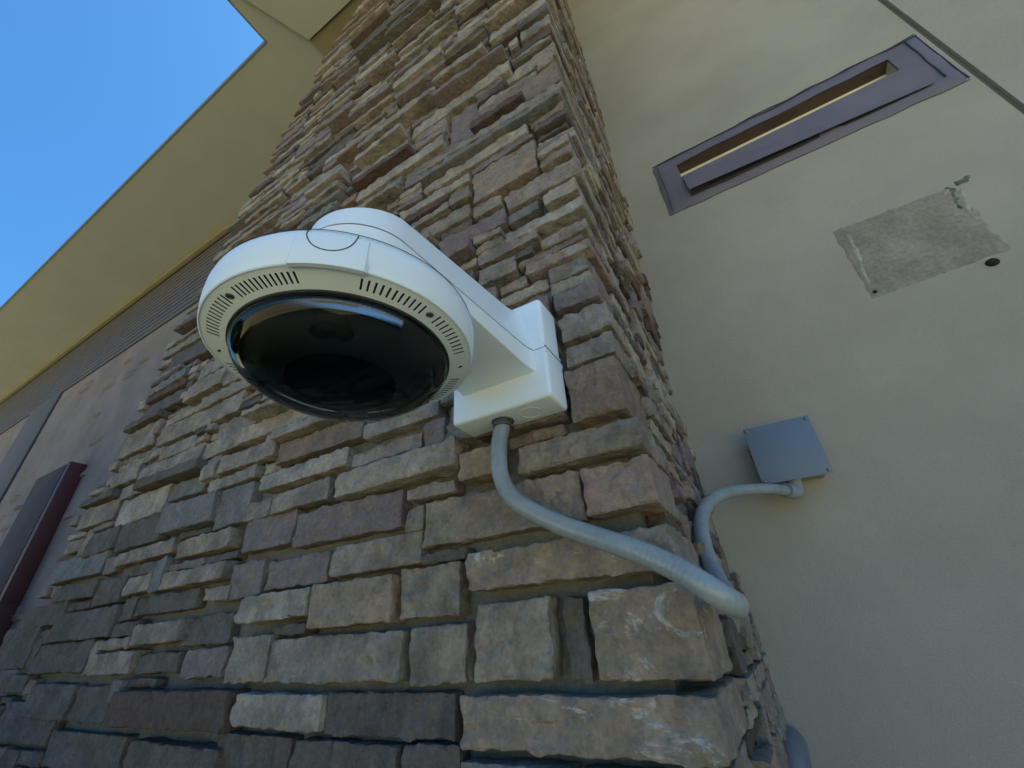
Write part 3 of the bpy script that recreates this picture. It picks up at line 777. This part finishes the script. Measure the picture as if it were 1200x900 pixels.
def ridge(name, pts, w, hgt, m, seed):
    P = catmull([Vector((a, 0, b)) for a, b in pts], 10); vs, fs = [], []
    K = 7
    for i, p in enumerate(P):
        t = (P[min(i+1,len(P)-1)]-P[max(i-1,0)]).normalized(); nr = Vector((t.z,0,-t.x))
        taper = min(1, i/4, (len(P)-1-i)/4)
        ww = w*(.5+.9*abs(noise.noise(Vector((i*.23, seed, 1)))+.35))*max(taper,.1)
        for k in range(K):
            u = k/(K-1)*2-1
            jit = .4*noise.noise(Vector((i*.5,k*2.1,seed)))
            q = p+nr*(u+jit*.3)*ww
            vs.append((q.x, YW+.001-hgt*taper*max(0,(1-u*u))*(.55+.9*abs(noise.noise(Vector((i*.45,k*.9,seed+3))))), q.z))
    for i in range(len(P)-1):
        for k in range(K-1): fs.append((i*K+k, i*K+k+1, (i+1)*K+k+1, (i+1)*K+k))
    return pydata(name, vs, fs, patch, m, True)
ridge('chipped_edge', [(.500,1.010),(.497,.960),(.492,.905),(.480,.850),(.478,.790)], .010, .006, M_chip, 1)
ridge('chipped_edge', [(.776,1.018),(.762,.975),(.752,.925),(.752,.885)], .010, .006, M_chip, 2)
ridge('moss_stain', [(.745,1.036),(.757,1.020),(.752,.995),(.745,.960),(.750,.935)], .012, .004, M_moss, 3)
ridge('moss_stain', [(.772,1.046),(.785,1.032),(.800,1.040),(.806,1.050)], .010, .005, M_moss, 4)
ridge('chipped_edge', [(.470,1.020),(.492,1.028),(.505,1.030)], .006, .004, M_patch, 6)
ridge('dark_stain', [(.738,.905),(.736,.865),(.742,.840)], .012, .003, M_patch, 8)
def hole(x, z, rx, rz):
    vs = [(x, YW-.0062, z)]; fs = []
    for i in range(20):
        a = i*math.pi/10; k = 1+.25*noise.noise(Vector((math.cos(a), math.sin(a), x*9)))
        vs.append((x+rx*k*math.cos(a), YW-.0052, z+rz*k*math.sin(a)))
    n0 = len(vs)
    for i in range(20):
        a = i*math.pi/10; vs.append((x+rx*1.12*math.cos(a), YW+.001, z+rz*1.12*math.sin(a)))
    for i in range(20):
        fs.append((0, 1+i, 1+(i+1)%20)); fs.append((1+i, 1+(i+1)%20, n0+(i+1)%20, n0+i))
    pydata('bolt_hole', vs, fs, patch, M_hole, True)
hole(.7160,.752,.0125,.0105); hole(.4770,.7735,.0045,.0045)

# ------------------------------------------------------------------ pipe at the foot of the pier side
pipe = empty('grey_pipe_stub', (-.05, 1.2, -.30), 'rounded grey pipe end at the foot of the pier beside the stucco wall', 'pipe')
tube('pipe_body', catmull([(-.083,1.18,-.60),(-.083,1.18,-.40),(-.083,1.18,-.285),(-.083,1.19,-.250),(-.083,1.22,-.232),(-.083,1.29,-.230)], 8), .034, pipe, M_pipe, 24)
boxes('strap', [(-.119,-.047,1.145,1.215,-.335,-.325)], pipe, M_pipe, .003)

# ------------------------------------------------------------------ greenery on the viewer's side (out of view, mirrored in the bubble; also set to shade the lower left)
def tree(x, y, h, r, label, seed):
    t = empty('shading_tree', (x, y, GZ), label, 'tree')
    rt_ = random.Random(seed)
    tube('trunk', [Vector((x,y,GZ)), Vector((x+.05,y,GZ+h*.3)), Vector((x,y+.06,GZ+h*.6)), Vector((x,y,GZ+h*.85))], lambda u: .14*(1-.75*u), t, M_bark, 10)
    vs, fs = [], []
    for k in range(9000):
        while True:
            p = Vector((rt_.uniform(-1,1), rt_.uniform(-1,1), rt_.uniform(-1,1)))
            if .25 < p.length < 1 and noise.noise(p*2.3+Vector((seed,0,0))) > -.12: break
        c = Vector((x,y,GZ+h*.68))+Vector((p.x*r,p.y*r,p.z*h*.36)); s_ = .055
        a = Vector((rt_.gauss(0,1),rt_.gauss(0,1),rt_.gauss(0,1))).normalized(); b = a.orthogonal().normalized(); n0 = len(vs)
        vs += [c+a*s_*1.6, c+b*s_*.7, c-a*s_*1.6, c-b*s_*.7]; fs.append((n0,n0+1,n0+2,n0+3))
    pydata('crown', vs, fs, t, M_leaf)
tree(-4.9, -1.5, 3.15, 1.4, 'broadleaf tree added out of view on the left to shade the lower left stones', 4)

def hedge(x0,x1,y0,y1,top,label,seed,n):
    sh = empty('hedge', ((x0+x1)/2,(y0+y1)/2,GZ), label, 'hedge')
    rt_ = random.Random(seed); vs, fs = [], []
    for k in range(n):
        x, y, z = rt_.uniform(x0,x1), rt_.uniform(y0,y1), rt_.uniform(GZ+.05, top)
        z = min(z, top-.16*abs(noise.noise(Vector((x*2,y*2,seed))))*2)
        if rt_.random() < .55:
            e = rt_.choice('xyzz')
            if e == 'y': y = y0 if rt_.random() < .5 else y1; y += rt_.gauss(0,.03)
            elif e == 'z': z = top-.25*abs(noise.noise(Vector((x*2,y*2,seed))))
        a = Vector((rt_.gauss(0,1),rt_.gauss(0,1),rt_.gauss(0,1))).normalized(); b = a.orthogonal().normalized(); n0 = len(vs)
        c = Vector((x,y,z)); vs += [c+a*.05, c+b*.022, c-a*.05, c-b*.022]; fs.append((n0,n0+1,n0+2,n0+3))
    pydata('foliage', vs, fs, sh, M_leaf)
    for i in range(5):
        x = x0+(i+.5)*(x1-x0)/5; y = (y0+y1)/2
        tube('stem', [Vector((x,y,GZ)), Vector((x+.02,y,GZ+.4)), Vector((x,y+.03,top-.25))], .02, sh, M_bark, 6)
hedge(-5.0,-1.35,-.95,.05,-.38,'leafy green hedge in the bed to the left below the dome camera',3,15000)
